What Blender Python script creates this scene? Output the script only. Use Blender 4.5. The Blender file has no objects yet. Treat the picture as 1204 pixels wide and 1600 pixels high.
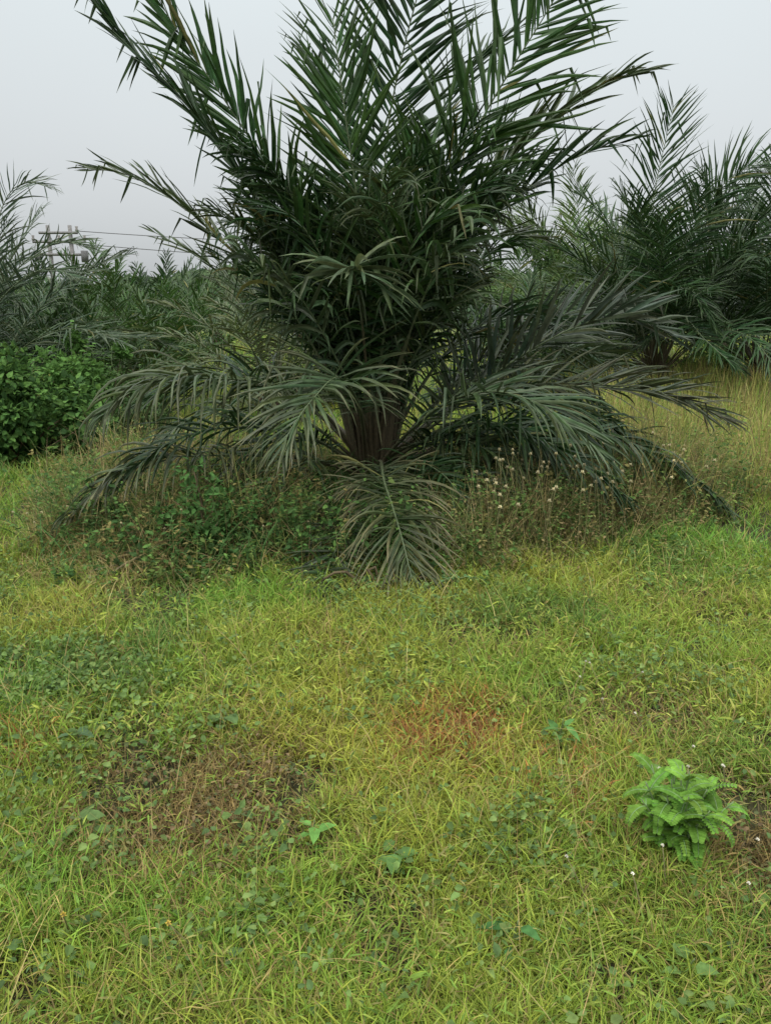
import bpy, math, random
import numpy as np
from mathutils import Vector, Matrix
R = math.radians
rng = np.random.default_rng(7)
random.seed(7)
SC = bpy.context.scene
COL = SC.collection

# ------------------------------------------------------------------ camera
CAMZ, PITCH, FPX = 1.55, math.atan(320 / 1200), 1200.0
cam_d = bpy.data.cameras.new("camera"); cam = bpy.data.objects.new("camera", cam_d); COL.objects.link(cam)
cam.location = (0, 0, CAMZ); cam.rotation_euler = (math.pi / 2 - PITCH, 0, 0)
cam_d.sensor_fit = 'VERTICAL'; cam_d.sensor_height = 24; cam_d.lens = 24 * FPX / 1600
cam_d.clip_end = 2000; cam_d.clip_start = 0.05
SC.camera = cam
SC.view_settings.view_transform = 'Standard'; SC.view_settings.look = 'None'
SC.view_settings.exposure = 0.12; SC.view_settings.gamma = 1.0
SC.cycles.max_bounces = 6; SC.cycles.diffuse_bounces = 3; SC.cycles.glossy_bounces = 2
SC.cycles.transmission_bounces = 4; SC.cycles.transparent_max_bounces = 4

# ------------------------------------------------------------------ sky
SUN_EL, SUN_AZ = R(62), R(200)       # azimuth from +Y clockwise
w = bpy.data.worlds.new("World"); SC.world = w; w.use_nodes = True
nt = w.node_tree; N = nt.nodes; L = nt.links
N.clear()
out = N.new('ShaderNodeOutputWorld'); add = N.new('ShaderNodeAddShader')
sky = N.new('ShaderNodeTexSky'); sky.sky_type = 'NISHITA'; sky.sun_disc = False
sky.sun_elevation = SUN_EL; sky.sun_rotation = SUN_AZ; sky.dust_density = 3
hs = N.new('ShaderNodeHueSaturation'); hs.inputs['Saturation'].default_value = 0.08
b1 = N.new('ShaderNodeBackground'); b1.inputs[1].default_value = 0.05
L.new(sky.outputs[0], hs.inputs['Color']); L.new(hs.outputs[0], b1.inputs[0])
tc = N.new('ShaderNodeTexCoord'); sx = N.new('ShaderNodeSeparateXYZ'); L.new(tc.outputs['Generated'], sx.inputs[0])
nz = N.new('ShaderNodeTexNoise'); nz.inputs['Scale'].default_value = 1.6; nz.inputs['Detail'].default_value = 3
L.new(tc.outputs['Generated'], nz.inputs[0])
ma = N.new('ShaderNodeMath'); ma.operation = 'MULTIPLY_ADD'; ma.inputs[1].default_value = 0.15
L.new(nz.outputs['Fac'], ma.inputs[0]); L.new(sx.outputs['Z'], ma.inputs[2])
cr = N.new('ShaderNodeValToRGB'); L.new(ma.outputs[0], cr.inputs[0])
e = cr.color_ramp.elements
e[0].position = 0.04; e[0].color = (0.160, 0.169, 0.174, 1)
e[1].position = 1.0; e[1].color = (1.0, 1.0, .98, 1)
for p, c in ((0.22, (0.203, 0.218, 0.225, 1)), (0.45, (0.272, 0.304, 0.314, 1)), (0.66, (0.80, 0.82, 0.82, 1))):
    q = e.new(p); q.color = c
b2 = N.new('ShaderNodeBackground'); b2.inputs[1].default_value = 2.0
L.new(cr.outputs[0], b2.inputs[0])
L.new(b1.outputs[0], add.inputs[0]); L.new(b2.outputs[0], add.inputs[1]); L.new(add.outputs[0], out.inputs[0])
sd = bpy.data.lights.new("sun", 'SUN'); sd.energy = 1.6; sd.angle = R(25); sd.color = (1.0, 0.97, 0.92)
so = bpy.data.objects.new("sun", sd); COL.objects.link(so)
sv = Vector((math.sin(SUN_AZ) * math.cos(SUN_EL), math.cos(SUN_AZ) * math.cos(SUN_EL), math.sin(SUN_EL)))
so.rotation_euler = sv.to_track_quat('Z', 'Y').to_euler(); so.location = (0, 0, 20)

# ------------------------------------------------------------------ helpers
FWD = np.array([0, math.cos(PITCH), -math.sin(PITCH)]); UPV = np.array([0, math.sin(PITCH), math.cos(PITCH)])
def ray(px, py):
    return np.array([1, 0, 0]) * (px - 602) / FPX + UPV * (800 - py) / FPX + FWD
def at(px, py, Y):
    d = ray(px, py); return d * (Y / d[1]) + np.array([0, 0, CAMZ])
def gnd(px, py, z=0.0):
    d = ray(px, py); return d * ((z - CAMZ) / d[2]) + np.array([0, 0, CAMZ])

def vnoise(x, y, scale, seed):
    """smooth value noise 0..1"""
    r = np.random.default_rng(seed); G = r.random((256, 256))
    u = np.asarray(x) / scale + 1000; v = np.asarray(y) / scale + 1000
    i = np.floor(u).astype(int); j = np.floor(v).astype(int); fu = u - i; fv = v - j
    fu = fu * fu * (3 - 2 * fu); fv = fv * fv * (3 - 2 * fv)
    g = lambda a, b: G[a % 256, b % 256]
    return (g(i, j) * (1 - fu) + g(i + 1, j) * fu) * (1 - fv) + (g(i, j + 1) * (1 - fu) + g(i + 1, j + 1) * fu) * fv
def fnoise(x, y, scale, seed):
    return (vnoise(x, y, scale, seed) * .55 + vnoise(x, y, scale / 2.3, seed + 1) * .3 + vnoise(x, y, scale / 5, seed + 2) * .15)
def sstep(a, b, x):
    t = np.clip((x - a) / (b - a), 0, 1); return t * t * (3 - 2 * t)
def nrm(a):
    return a / np.maximum(np.linalg.norm(a, axis=-1, keepdims=True), 1e-9)

class MB:
    """collects vertices, faces and point colours of ONE mesh"""
    def __init__(s): s.v = []; s.f = []; s.c = []; s.n = 0
    def add(s, v, faces, c):
        v = np.asarray(v, float).reshape(-1, 3); c = np.asarray(c, float)
        if c.ndim == 1: c = np.tile(c, (len(v), 1))
        s.v.append(v); s.c.append(c.reshape(-1, 3))
        for f in faces: s.f.append(np.asarray(f, np.int64) + s.n)
        s.n += len(v)
    def mesh(s, name, m, smooth=False):
        v = np.concatenate(s.v); c = np.concatenate(s.c)
        me = bpy.data.meshes.new(name)
        me.vertices.add(len(v)); me.vertices.foreach_set('co', v.astype(np.float32).ravel())
        loops = np.concatenate([f.ravel() for f in s.f]); cnt = np.concatenate([np.full(len(f), f.shape[1]) for f in s.f])
        me.loops.add(len(loops)); me.loops.foreach_set('vertex_index', loops.astype(np.int32))
        me.polygons.add(len(cnt)); st = np.concatenate([[0], np.cumsum(cnt)[:-1]])
        me.polygons.foreach_set('loop_start', st.astype(np.int32))
        me.polygons.foreach_set('use_smooth', np.full(len(cnt), smooth))
        a = me.color_attributes.new('Col', 'FLOAT_COLOR', 'POINT')
        c4 = np.ones((len(c), 4), np.float32); c4[:, :3] = c; a.data.foreach_set('color', c4.ravel())
        me.update(calc_edges=True); me.materials.append(m)
        return me
    def build(s, name, m, parent=None, smooth=False):
        o = bpy.data.objects.new(name, s.mesh(name, m, smooth)); COL.objects.link(o)
        if parent is not None: o.parent = parent
        return o
def empty(name, loc=(0, 0, 0)):
    o = bpy.data.objects.new(name, None); COL.objects.link(o); o.location = loc; o.empty_display_size = .2; return o
def tag(o, label=None, cat=None, group=None, kind=None):
    if label: o['label'] = label
    if cat: o['category'] = cat
    if group: o['group'] = group
    if kind: o['kind'] = kind
    return o

def leafmat(name, rough=.5, trans=.3, spec=.4, var=.25, scale=30.):
    m = bpy.data.materials.new(name); m.use_nodes = True; t = m.node_tree; n = t.nodes; l = t.links; n.clear()
    o = n.new('ShaderNodeOutputMaterial'); mx = n.new('ShaderNodeMixShader'); mx.inputs[0].default_value = trans
    p = n.new('ShaderNodeBsdfPrincipled'); p.inputs['Roughness'].default_value = rough
    p.inputs['Specular IOR Level'].default_value = spec
    tr = n.new('ShaderNodeBsdfTranslucent'); at_ = n.new('ShaderNodeAttribute'); at_.attribute_name = 'Col'
    ns = n.new('ShaderNodeTexNoise'); ns.inputs['Scale'].default_value = scale; ns.inputs['Detail'].default_value = 4
    g = n.new('ShaderNodeTexCoord'); l.new(g.outputs['Object'], ns.inputs[0])
    mr = n.new('ShaderNodeMapRange'); mr.inputs[1].default_value = .3; mr.inputs[2].default_value = .7
    mr.inputs[3].default_value = 1 - var; mr.inputs[4].default_value = 1 + var; l.new(ns.outputs['Fac'], mr.inputs[0])
    vm = n.new('ShaderNodeVectorMath'); vm.operation = 'SCALE'
    l.new(at_.outputs['Color'], vm.inputs[0]); l.new(mr.outputs[0], vm.inputs['Scale'])
    l.new(vm.outputs[0], p.inputs['Base Color'])
    hs_ = n.new('ShaderNodeHueSaturation'); hs_.inputs['Value'].default_value = 1.3; hs_.inputs['Hue'].default_value = .485
    l.new(vm.outputs[0], hs_.inputs['Color']); l.new(hs_.outputs[0], tr.inputs[0])
    l.new(p.outputs[0], mx.inputs[1]); l.new(tr.outputs[0], mx.inputs[2])
    if trans > 0: l.new(mx.outputs[0], o.inputs[0])
    else: l.new(p.outputs[0], o.inputs[0])
    return m
M_PALM = leafmat('palm_leaflet', .45, .2, .3, .3, 18)
M_RACH = leafmat('palm_rachis', .55, 0, .35, .3, 40)
M_GRASS = leafmat('grass_blade', .55, .32, .3, .2, 25)
M_LEAF = leafmat('weed_leaf', .7, .35, .12, .3, 40)
M_DRY = leafmat('dry_stem', .8, .1, .15, .3, 40)
M_WOOD = leafmat('weathered_wood', .85, 0, .2, .3, 12)
M_FAR = leafmat('far_foliage', .7, .15, .2, .3, 1.5)

# ------------------------------------------------------------------ generators
def leaves(mb, P, D, Nn, Ln, W, C, fold=.25, curl=.0, shape=(.55, 1.0, .75)):
    """ovate leaves: P base, D direction, Nn normal, each (n,3)"""
    n = len(P); D = nrm(D); S = nrm(np.cross(D, Nn)); Nn = nrm(np.cross(S, D))
    Ln = np.broadcast_to(Ln, n)[:, None]; W = np.broadcast_to(W, n)[:, None] / 2
    def row(t, wf):
        c = P + D * Ln * t - Nn * Ln * curl * t * t
        return [c - S * W * wf + Nn * W * wf * fold, c, c + S * W * wf + Nn * W * wf * fold]
    a = row(.28, shape[1]); b = row(.66, shape[2]); tip = P + D * Ln - Nn * Ln * curl
    V = np.stack([P] + a + b + [tip], 1)
    i = (np.arange(n) * 8)[:, None]
    T = np.concatenate([i + [0, 2, 1], i + [0, 3, 2], i + [4, 5, 7], i + [5, 6, 7]])
    Q = np.concatenate([i + [1, 2, 5, 4], i + [2, 3, 6, 5]])
    mb.add(V.reshape(-1, 3), [T, Q], np.repeat(C, 8, 0))

def blades(mb, P, Ln, W, az, lean, curve, C, seg=3, tipc=None, flat=.0):
    n = len(P); rows = []; p = P.copy(); hd = np.stack([np.cos(az), np.sin(az), 0 * az], 1)
    sd_ = np.stack([-np.sin(az), np.cos(az), 0 * az], 1)
    tw = rng.uniform(-1.2, 1.2, n)[:, None]
    V = []; Cc = []
    if tipc is None: tipc = C
    for k in range(seg + 1):
        s = k / seg; tl = lean + curve * s
        wf = (1 - s ** 2.2) * (.75 + .5 * s)
        d = hd * np.sin(tl)[:, None] + np.array([0, 0, 1]) * np.cos(tl)[:, None]
        nn = nrm(sd_ + np.cross(sd_, d) * tw)
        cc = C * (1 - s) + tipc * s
        if k < seg:
            V += [p - nn * (W * wf / 2)[:, None], p + nn * (W * wf / 2)[:, None]]; Cc += [cc, cc]
        else:
            V += [p]; Cc += [cc]
        p = p + d * (Ln / seg)[:, None]
    m = 2 * seg + 1; i = (np.arange(n) * m)[:, None]
    Q = np.concatenate([i + [2 * k, 2 * k + 1, 2 * k + 3, 2 * k + 2] for k in range(seg - 1)])
    T = i + [2 * seg - 2, 2 * seg - 1, 2 * seg]
    mb.add(np.stack(V, 1).reshape(-1, 3), [Q, T], np.stack(Cc, 1).reshape(-1, 3))

def tube(mb, P, r, C, ns=6, flat=1.0):
    P = np.asarray(P, float); n = len(P); r = np.broadcast_to(r, n)
    T = nrm(np.gradient(P, axis=0)); up = np.array([0, 0, 1.]) if abs(T[0][2]) < .9 else np.array([0, 1., 0])
    V = []
    for k in range(n):
        a = nrm(np.cross(T[k], up)); b = np.cross(a, T[k])
        for j in range(ns):
            th = 2 * math.pi * j / ns; V.append(P[k] + r[k] * (a * math.cos(th) + b * math.sin(th) * flat))
        up = b
    C = np.asarray(C, float)
    C = np.repeat(C, ns, 0) if C.ndim == 2 else C
    F = [[k * ns + j, k * ns + (j + 1) % ns, (k + 1) * ns + (j + 1) % ns, (k + 1) * ns + j] for k in range(n - 1) for j in range(ns)]
    mb.add(V, [np.array(F), np.array([list(range(ns))[::-1], [(n - 1) * ns + j for j in range(ns)]])], C)

def smooth_curve(pts, n=40):
    P = np.asarray(pts, float); P = np.vstack([2 * P[0] - P[1], P, 2 * P[-1] - P[-2]])
    o = []
    m = len(P) - 3
    for i in range(m):
        for t in np.linspace(0, 1, 14, endpoint=False):
            a, b, c, d = P[i:i + 4]
            o.append(.5 * (2 * b + (c - a) * t + (2 * a - 5 * b + 4 * c - d) * t * t + (3 * b - a - 3 * c + d) * t ** 3))
    o.append(P[-2]); o = np.array(o)
    s = np.concatenate([[0], np.cumsum(np.linalg.norm(np.diff(o, axis=0), axis=1))])
    u = np.linspace(0, s[-1], n)
    return np.stack([np.interp(u, s, o[:, k]) for k in range(3)], 1), s[-1]

def arc_curve(base, az, el, length, bend, n=24, power=1.3, sway=0.):
    p = np.array(base, float); o = [p.copy()]
    for k in range(n - 1):
        s = (k + .5) / (n - 1); a = el - bend * s ** power; z = az + sway * s
        p = p + np.array([math.cos(z) * math.cos(a), math.sin(z) * math.cos(a), math.sin(a)]) * length / (n - 1); o.append(p.copy())
    return np.array(o), length

def frond(P, length, leaf=.65, width=.034, start=.22, col=(.028, .060, .026), tip=None, droop=.5, per_m=16,
          parent=None, name='frond', amin=26, amax=68, plume=28, roll=0., seg=6, kink=.2, rr=None, rach=(.085, .115, .055),
          petc=(.078, .064, .036), thick=1., skip=.04, face=None, twist=.42):
    rr = rr or rng
    n = max(8, int(length * (1 - start) * per_m))
    tt = np.linspace(start, .995, n); tt = np.repeat(tt, 2); sg = np.tile([1., -1.], n)
    tt = np.clip(tt + rr.normal(0, .004, 2 * n), 0, 1)
    keep = rr.random(2 * n) > skip; tt = tt[keep]; sg = sg[keep]; m = len(tt)
    u = np.linspace(0, 1, len(P)); B = np.stack([np.interp(tt, u, P[:, k]) for k in range(3)], 1)
    Tn = nrm(np.gradient(P, axis=0)); T = nrm(np.stack([np.interp(tt, u, Tn[:, k]) for k in range(3)], 1))
    # frame: normal = up made perpendicular to the tangent (falls back to away from the crown)
    h = P[-1] - P[0]; h = np.array([h[0], h[1], 0]); h = h / max(np.linalg.norm(h), 1e-6)
    ref = np.array([0, 0, 1.]) - h * .35 if face is None else np.array(face, float)
    Sd = nrm(np.cross(T, ref)); Nn = nrm(np.cross(Sd, T))
    if roll:
        c, s_ = math.cos(roll), math.sin(roll); Sd, Nn = Sd * c + Nn * s_, Nn * c - Sd * s_
    x = (tt - start) / (1 - start)
    ln = leaf * (np.interp(x, [0, .08, .3, .6, .85, 1], [.25, .6, 1, 1, .72, .38])) * rr.uniform(.82, 1.1, m)
    a = np.radians(np.interp(x, [0, .3, 1], [amax, amax * .8, amin]) + rr.normal(0, 6, m))
    b = np.radians(rr.choice([.8, .1, -.5], m, p=[.4, .35, .25]) * plume + rr.normal(0, 8, m) + 8)
    out_ = Sd * (sg * np.cos(b))[:, None] + Nn * np.sin(b)[:, None]
    D = nrm(T * np.cos(a)[:, None] + out_ * np.sin(a)[:, None])
    LN = nrm(Nn * np.cos(b)[:, None] - Sd * (sg * np.sin(b))[:, None])
    W = width * np.interp(x, [0, .2, .8, 1], [.5, 1, .95, .55]) * rr.uniform(.75, 1.15, m)
    g = droop * rr.uniform(.5, 1.5, m)
    kk = np.where(rr.random(m) < kink, rr.integers(1, seg, m), 99)
    colr = np.array(col) * rr.uniform(.7, 1.35, m)[:, None] * np.stack([rr.uniform(.85, 1.25, m), np.ones(m), rr.uniform(.8, 1.2, m)], 1)
    yl = rr.random(m) < .012; colr[yl] = np.array([.16, .16, .05]) * rr.uniform(.6, 1.2, (yl.sum(), 1))
    tipc = colr * .9 + np.array([.016, .013, .006]) if tip is None else colr * .5 + np.array(tip) * .5
    tw = rr.normal(0, twist, m); tw2 = rr.normal(0, twist * .45, m)
    p = B.copy(); V = []; Cc = []; dz = np.array([0, 0, -1.])
    for k in range(seg + 1):
        s = k / seg
        wf = np.interp(s, [0, .12, .45, .8, 1], [.35, .85, 1., .6, .04])
        Sx = nrm(np.cross(D, LN)); LN = nrm(np.cross(Sx, D))
        LN = nrm(LN * np.cos(tw)[:, None] + Sx * np.sin(tw)[:, None]); Sx = nrm(np.cross(D, LN)); tw = tw2
        e_ = (W * wf / 2)[:, None]
        V += [p - Sx * e_ - LN * e_ * .55, p, p + Sx * e_ - LN * e_ * .55]
        cc = colr * (1 - s ** 3) + tipc * s ** 3; Cc += [cc * 1.0, cc * 1.1, cc * 1.0]
        p = p + D * (ln / seg)[:, None]
        D = D + dz * (g * (.25 + s) * 1.6 / seg)[:, None]
        D = np.where((kk == k)[:, None], D * .35 + dz * .8, D)
        D = nrm(D + rr.normal(0, .055, (m, 3)))
    i = (np.arange(m) * 3 * (seg + 1))[:, None]
    Q = np.concatenate([np.concatenate([i + [3 * k, 3 * k + 1, 3 * k + 4, 3 * k + 3], i + [3 * k + 1, 3 * k + 2, 3 * k + 5, 3 * k + 4]]) for k in range(seg)])
    mb = MB(); mb.add(np.stack(V, 1).reshape(-1, 3), [Q], np.stack(Cc, 1).reshape(-1, 3))
    fo = mb.build(name, M_PALM, parent, smooth=False)
    mb = MB(); uu = np.linspace(0, 1, len(P))
    rad = np.interp(uu, [0, .05, start, .6, 1], [.030, .020, .014, .008, .003]) * thick
    rc = np.stack([np.interp(uu, [0, start * .6, start * 1.3, 1], [petc[k], petc[k] * .9, rach[k], rach[k] * .8]) for k in range(3)], 1)
    tube(mb, P, rad, rc, 6, .7)
    # spines along the petiole
    ns_ = 14
    ts = np.linspace(.05, start, ns_); Bp = np.stack([np.interp(ts, uu, P[:, k]) for k in range(3)], 1)
    Ts = nrm(np.stack([np.interp(ts, uu, Tn[:, k]) for k in range(3)], 1)); Ss = nrm(np.cross(Ts, ref)) * np.tile([1, -1], ns_ // 2)[:, None]
    leaves(mb, Bp, Ss + Ts * .8, np.cross(Ss, Ts), .05 * thick, .006 * thick, np.tile([.12, .09, .05], (ns_, 1)))
    mb.build('rachis', M_RACH, fo, smooth=True)
    return fo

# ------------------------------------------------------------------ ground
PALM = at(583, 745, 6.45); PALM[2] = 0
def front_edge(X):
    return np.interp(X, [-4, -2.75, -2.2, -1.7, -.6, 0, .6, 1.15, 2.15, 2.8, 4.5, 9], [7.2, 5.6, 4.35, 4.0, 3.98, 4.02, 4.08, 4.25, 5.0, 5.65, 6.7, 8])
def thick_mask(X, Y):
    f = front_edge(X) + (fnoise(X, Y, .5, 40) - .5) * .55
    m = sstep(-.15, .75, Y - f)
    lim = sstep(8.0, 6.9, Y + (fnoise(X, Y, 1.2, 41) - .5) * 1.5)
    right = sstep(2.0, 2.8, X)
    left = sstep(-3.0, -2.5, X)
    return m * np.maximum(lim * left, right * .75)
def foot_gap(X, Y):
    return 1 - .7 * np.exp(-((X - PALM[0]) / .5) ** 2) * sstep(4.5, 5.1, Y)
def hgt(X, Y):
    X = np.asarray(X, float); Y = np.asarray(Y, float)
    d2 = ((X - PALM[0]) / 2.4) ** 2 + ((Y - PALM[1] + .5) / 1.9) ** 2
    return .10 * np.exp(-d2) + (fnoise(X, Y, 1.1, 3) - .5) * .06 + (fnoise(X, Y, 6, 5) - .5) * .16 * sstep(2, 9, Y)
def patch(X, Y, px, py, rpx, rpy):
    c = gnd(px, py); sx_ = rpx * np.linalg.norm(c - [0, 0, CAMZ]) / FPX
    t = abs(gnd(px, py - rpy)[1] - gnd(px, py + rpy)[1]) / 2
    d = ((X - c[0]) / sx_) ** 2 + ((Y - c[1]) / t) ** 2
    n_ = (fnoise(X, Y, .35, int(px)) - .5) * 1.6
    return sstep(1.35, .45, d + n_)
def brown_patch(X, Y):
    return np.maximum.reduce([patch(X, Y, 285, 1255, 185, 105), patch(X, Y, 1190, 1345, 110, 115) , .5 * patch(X, Y, 340, 1400, 70, 50), .6 * patch(X, Y, 1000, 1130, 120, 40)])
def red_patch(X, Y):
    return np.maximum.reduce([patch(X, Y, 715, 1150, 75, 44), .5 * patch(X, Y, 900, 1230, 60, 40), .45 * patch(X, Y, 30, 1180, 60, 40), .2 * patch(X, Y, 640, 1190, 90, 30)])

mb = MB()
xs = np.concatenate([-np.geomspace(400, 8, 26), np.linspace(-7.6, 7.6, 150), np.geomspace(8, 400, 26)])
ys = np.concatenate([-np.geomspace(60, 1, 8), np.linspace(-.6, 14, 150), np.geomspace(14.5, 900, 34)])
GX, GY = np.meshgrid(xs, ys); GZ = hgt(GX, GY)
gi = np.arange(len(xs) * len(ys)).reshape(len(ys), len(xs))
F = np.stack([gi[:-1, :-1], gi[:-1, 1:], gi[1:, 1:], gi[1:, :-1]], -1).reshape(-1, 4)
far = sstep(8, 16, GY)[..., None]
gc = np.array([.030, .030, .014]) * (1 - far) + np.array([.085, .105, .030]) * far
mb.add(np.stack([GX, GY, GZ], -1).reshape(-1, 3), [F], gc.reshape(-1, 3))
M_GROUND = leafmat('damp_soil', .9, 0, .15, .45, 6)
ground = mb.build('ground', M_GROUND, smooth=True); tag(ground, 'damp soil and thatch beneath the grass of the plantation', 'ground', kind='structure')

# ------------------------------------------------------------------ grass
CG = np.array([.150, .290, .040]); CY = np.array([.305, .345, .060]); CS = np.array([.40, .33, .13]); CB = np.array([.060, .150, .035])
CBR = np.array([.20, .155, .065]); CR = np.array([.28, .135, .045])
def grass_col(X, Y, n):
    X = X + rng.normal(0, .07, n); Y = Y + rng.normal(0, .09, n)
    y = (fnoise(X, Y, .9, 11) - .5) * 1.9 + .62 + fnoise(X, Y, .25, 17) * .5 + rng.normal(0, .18, n) - .50
    y = y + .30 * patch(X, Y, 560, 1150, 260, 90) + .35 * patch(X, Y, 1120, 1150, 170, 130) + .2 * patch(X, Y, 900, 1200, 200, 120) - .45 * patch(X, Y, 480, 1450, 200, 130) - .3 * patch(X, Y, 200, 1450, 120, 80) - .35 * patch(X, Y, 80, 1300, 140, 80)
    y = y - .35 * patch(X, Y, 1050, 860, 160, 35) - .3 * patch(X, Y, 420, 950, 200, 25) - .25*patch(X, Y, 150, 1050, 200, 60) + .3 * sstep(2.2, 3, X) * sstep(5, 6.5, Y)
    y = np.clip(y, 0, 1)[:, None]
    c = CG * (1 - y) + CY * y
    dk = sstep(.55, .75, fnoise(X, Y, .6, 23))[:, None] * .7
    c = c * (1 - dk) + CB * 1.1 * dk
    lush = sstep(.58, .78, fnoise(X, Y, .8, 57))[:, None] * .75; c = c * (1 - lush) + np.array([.125, .30, .04]) * lush
    dry = (rng.random(n) < .07 + .06 * y[:, 0] + .30 * sstep(.55, .75, fnoise(X, Y, .3, 29)))
    c[dry] = CS * rng.uniform(.5, 1.0, (dry.sum(), 1))
    b = brown_patch(X, Y); q = rng.random(n) < b * .92; c[q] = CBR * rng.uniform(.5, 1.7, (q.sum(), 1))
    b = red_patch(X, Y); q = rng.random(n) < b * .85; c[q] = CR * rng.uniform(.5, 1.5, (q.sum(), 1)) 
    return c * rng.uniform(.55, 1.35, (n, 1))
def polar(n, d0, d1, half=46, pw=0.0):
    """points around the camera between two distances; pw 0 = even spread over log distance"""
    u = rng.random(n); d = d0 * (d1 / d0) ** u if pw == 0 else (d0 ** pw + u * (d1 ** pw - d0 ** pw)) ** (1 / pw)
    th = rng.uniform(-R(half), R(half), n)
    return d * np.sin(th), d * np.cos(th), d

def lay_grass(mb, n, d0, d1, Lr, Wr, pw, half=46, tuft=.0, seg=3, density=None, lean=(.1, .7), curve=(.2, 1.5), tall=0.):
    nt_ = n // 7 if tuft else n
    X, Y, d = polar(nt_, d0, d1, half, pw)
    if tuft:
        X = np.repeat(X, 7) + rng.normal(0, tuft, nt_ * 7); Y = np.repeat(Y, 7) + rng.normal(0, tuft, nt_ * 7)
        d = np.hypot(X, Y)
    ok = np.ones(len(X), bool)
    bp = brown_patch(X, Y); ok &= rng.random(len(X)) > bp * .3
    clump = fnoise(X, Y, .28, 61); ok &= rng.random(len(X)) < .22 + 1.3 * sstep(.32, .55, clump)
    if density is not None: ok &= rng.random(len(X)) < density(X, Y)
    X, Y, d = X[ok], Y[ok], d[ok]; n = len(X)
    h = .65 + .8 * fnoise(X, Y, .5, 71)
    Ln = rng.uniform(*Lr, n) * h; Ln = Ln * (1 - .35 * bp[ok])
    W = rng.uniform(*Wr, n); W = np.maximum(W, d * .00085 * rng.uniform(.7, 1.3, n))
    C = grass_col(X, Y, n)
    P = np.stack([X, Y, hgt(X, Y) - .004], 1)
    az = rng.uniform(0, 2 * math.pi, n)
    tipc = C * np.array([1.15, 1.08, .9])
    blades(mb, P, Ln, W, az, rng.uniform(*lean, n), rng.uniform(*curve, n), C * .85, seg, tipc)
far_short = lambda X, Y: 1 - .8 * thick_mask(X, Y)
mb = MB()
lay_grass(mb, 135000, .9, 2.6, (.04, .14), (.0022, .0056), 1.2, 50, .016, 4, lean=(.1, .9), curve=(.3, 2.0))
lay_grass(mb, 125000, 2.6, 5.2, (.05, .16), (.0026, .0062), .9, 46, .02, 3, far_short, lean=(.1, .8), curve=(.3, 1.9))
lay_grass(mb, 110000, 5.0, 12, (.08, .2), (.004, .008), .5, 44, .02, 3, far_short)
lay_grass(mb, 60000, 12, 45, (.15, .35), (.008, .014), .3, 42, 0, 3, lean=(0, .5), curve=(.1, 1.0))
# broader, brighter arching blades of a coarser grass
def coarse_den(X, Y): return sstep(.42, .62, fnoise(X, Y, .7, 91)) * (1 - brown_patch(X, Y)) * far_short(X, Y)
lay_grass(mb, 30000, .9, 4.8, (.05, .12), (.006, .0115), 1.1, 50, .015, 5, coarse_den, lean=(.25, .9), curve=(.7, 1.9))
# matted thatch and a few long straw stems
_gc = grass_col
grass_col = lambda X, Y, n: np.array([[.27, .21, .10], [.16, .13, .06], [.20, .22, .07]])[rng.integers(0, 3, n)] * rng.uniform(.5, 1.3, (n, 1))
lay_grass(mb, 45000, .9, 5.4, (.05, .14), (.002, .0045), 1.0, 48, 0, 3, far_short, lean=(.9, 1.5), curve=(-.2, .4))
grass_col = lambda X, Y, n: np.array([[.42, .37, .16], [.30, .34, .10], [.34, .26, .12]])[rng.integers(0, 3, n)] * rng.uniform(.7, 1.2, (n, 1))
lay_grass(mb, 1300, .9, 5.0, (.20, .36), (.0016, .0028), 1.0, 48, 0, 4, far_short, lean=(.1, .9), curve=(.1, 1.0))
grass_col = _gc
grass = mb.build('grass', M_GRASS); tag(grass, 'rough yellow-green meadow grass covering the open foreground', 'grass', kind='stuff')

# ---- tall dry stalks: round the palm and over the field on the right
mb = MB()
def stalks(n, xr, yr, Lr, cols, wr=(.002, .004), lean=(.0, .35), curve=(.0, .7), mask=thick_mask):
    X = rng.uniform(*xr, n); Y = rng.uniform(*yr, n); ok = rng.random(n) < mask(X, Y); X, Y = X[ok], Y[ok]; n = len(X)
    P = np.stack([X, Y, hgt(X, Y)], 1); t = thick_mask(X, Y)
    i = rng.integers(0, len(cols), n); C = np.array(cols)[i] * rng.uniform(.6, 1.3, (n, 1))
    Ln = rng.uniform(*Lr, n) * (.3 + .7 * t) * (.25 + 1.5 * fnoise(X, Y, .45, 33)) * foot_gap(X, Y)
    W = np.maximum(rng.uniform(*wr, n), np.hypot(X, Y) * .0008)
    blades(mb, P, Ln, W, rng.uniform(0, 6.28, n), rng.uniform(*lean, n), rng.uniform(*curve, n), C, 4, C * 1.15)
dull = [(.30, .23, .10), (.20, .15, .07), (.14, .20, .05), (.24, .26, .07), (.40, .32, .15)]
stalks(24000, (-3.1, 3.4), (3.7, 8.2), (.18, .62), dull, lean=(0, .7), curve=(0, 1.3))
stalks(15000, (-3.0, .4), (3.8, 5.6), (.14, .46), [(.34, .24, .11), (.40, .30, .14), (.20, .23, .07)], lean=(.3, 1.2), curve=(.3, 1.4))
stalks(9000, (-3.3, -1.3), (3.9, 5.6), (.16, .40), [(.42, .32, .15), (.34, .28, .11), (.24, .26, .08)], lean=(.2, 1.0), curve=(.2, 1.3), mask=lambda X, Y: sstep(-.35, .1, Y - front_edge(X) + (fnoise(X, Y, .4, 44) - .5) * .5) * sstep(-3.2, -2.6, X))
stalks(2600, (.3, 2.6), (4.2, 6.2), (.3, .7), [(.30, .25, .11), (.20, .18, .08), (.15, .20, .06)], lean=(0, .6), curve=(0, .9))
stalks(5000, (.2, 2.6), (4.1, 6.2), (.15, .5), [(.10, .15, .04), (.16, .14, .06), (.08, .12, .035)], lean=(.2, 1.2), curve=(.2, 1.6))
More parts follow.
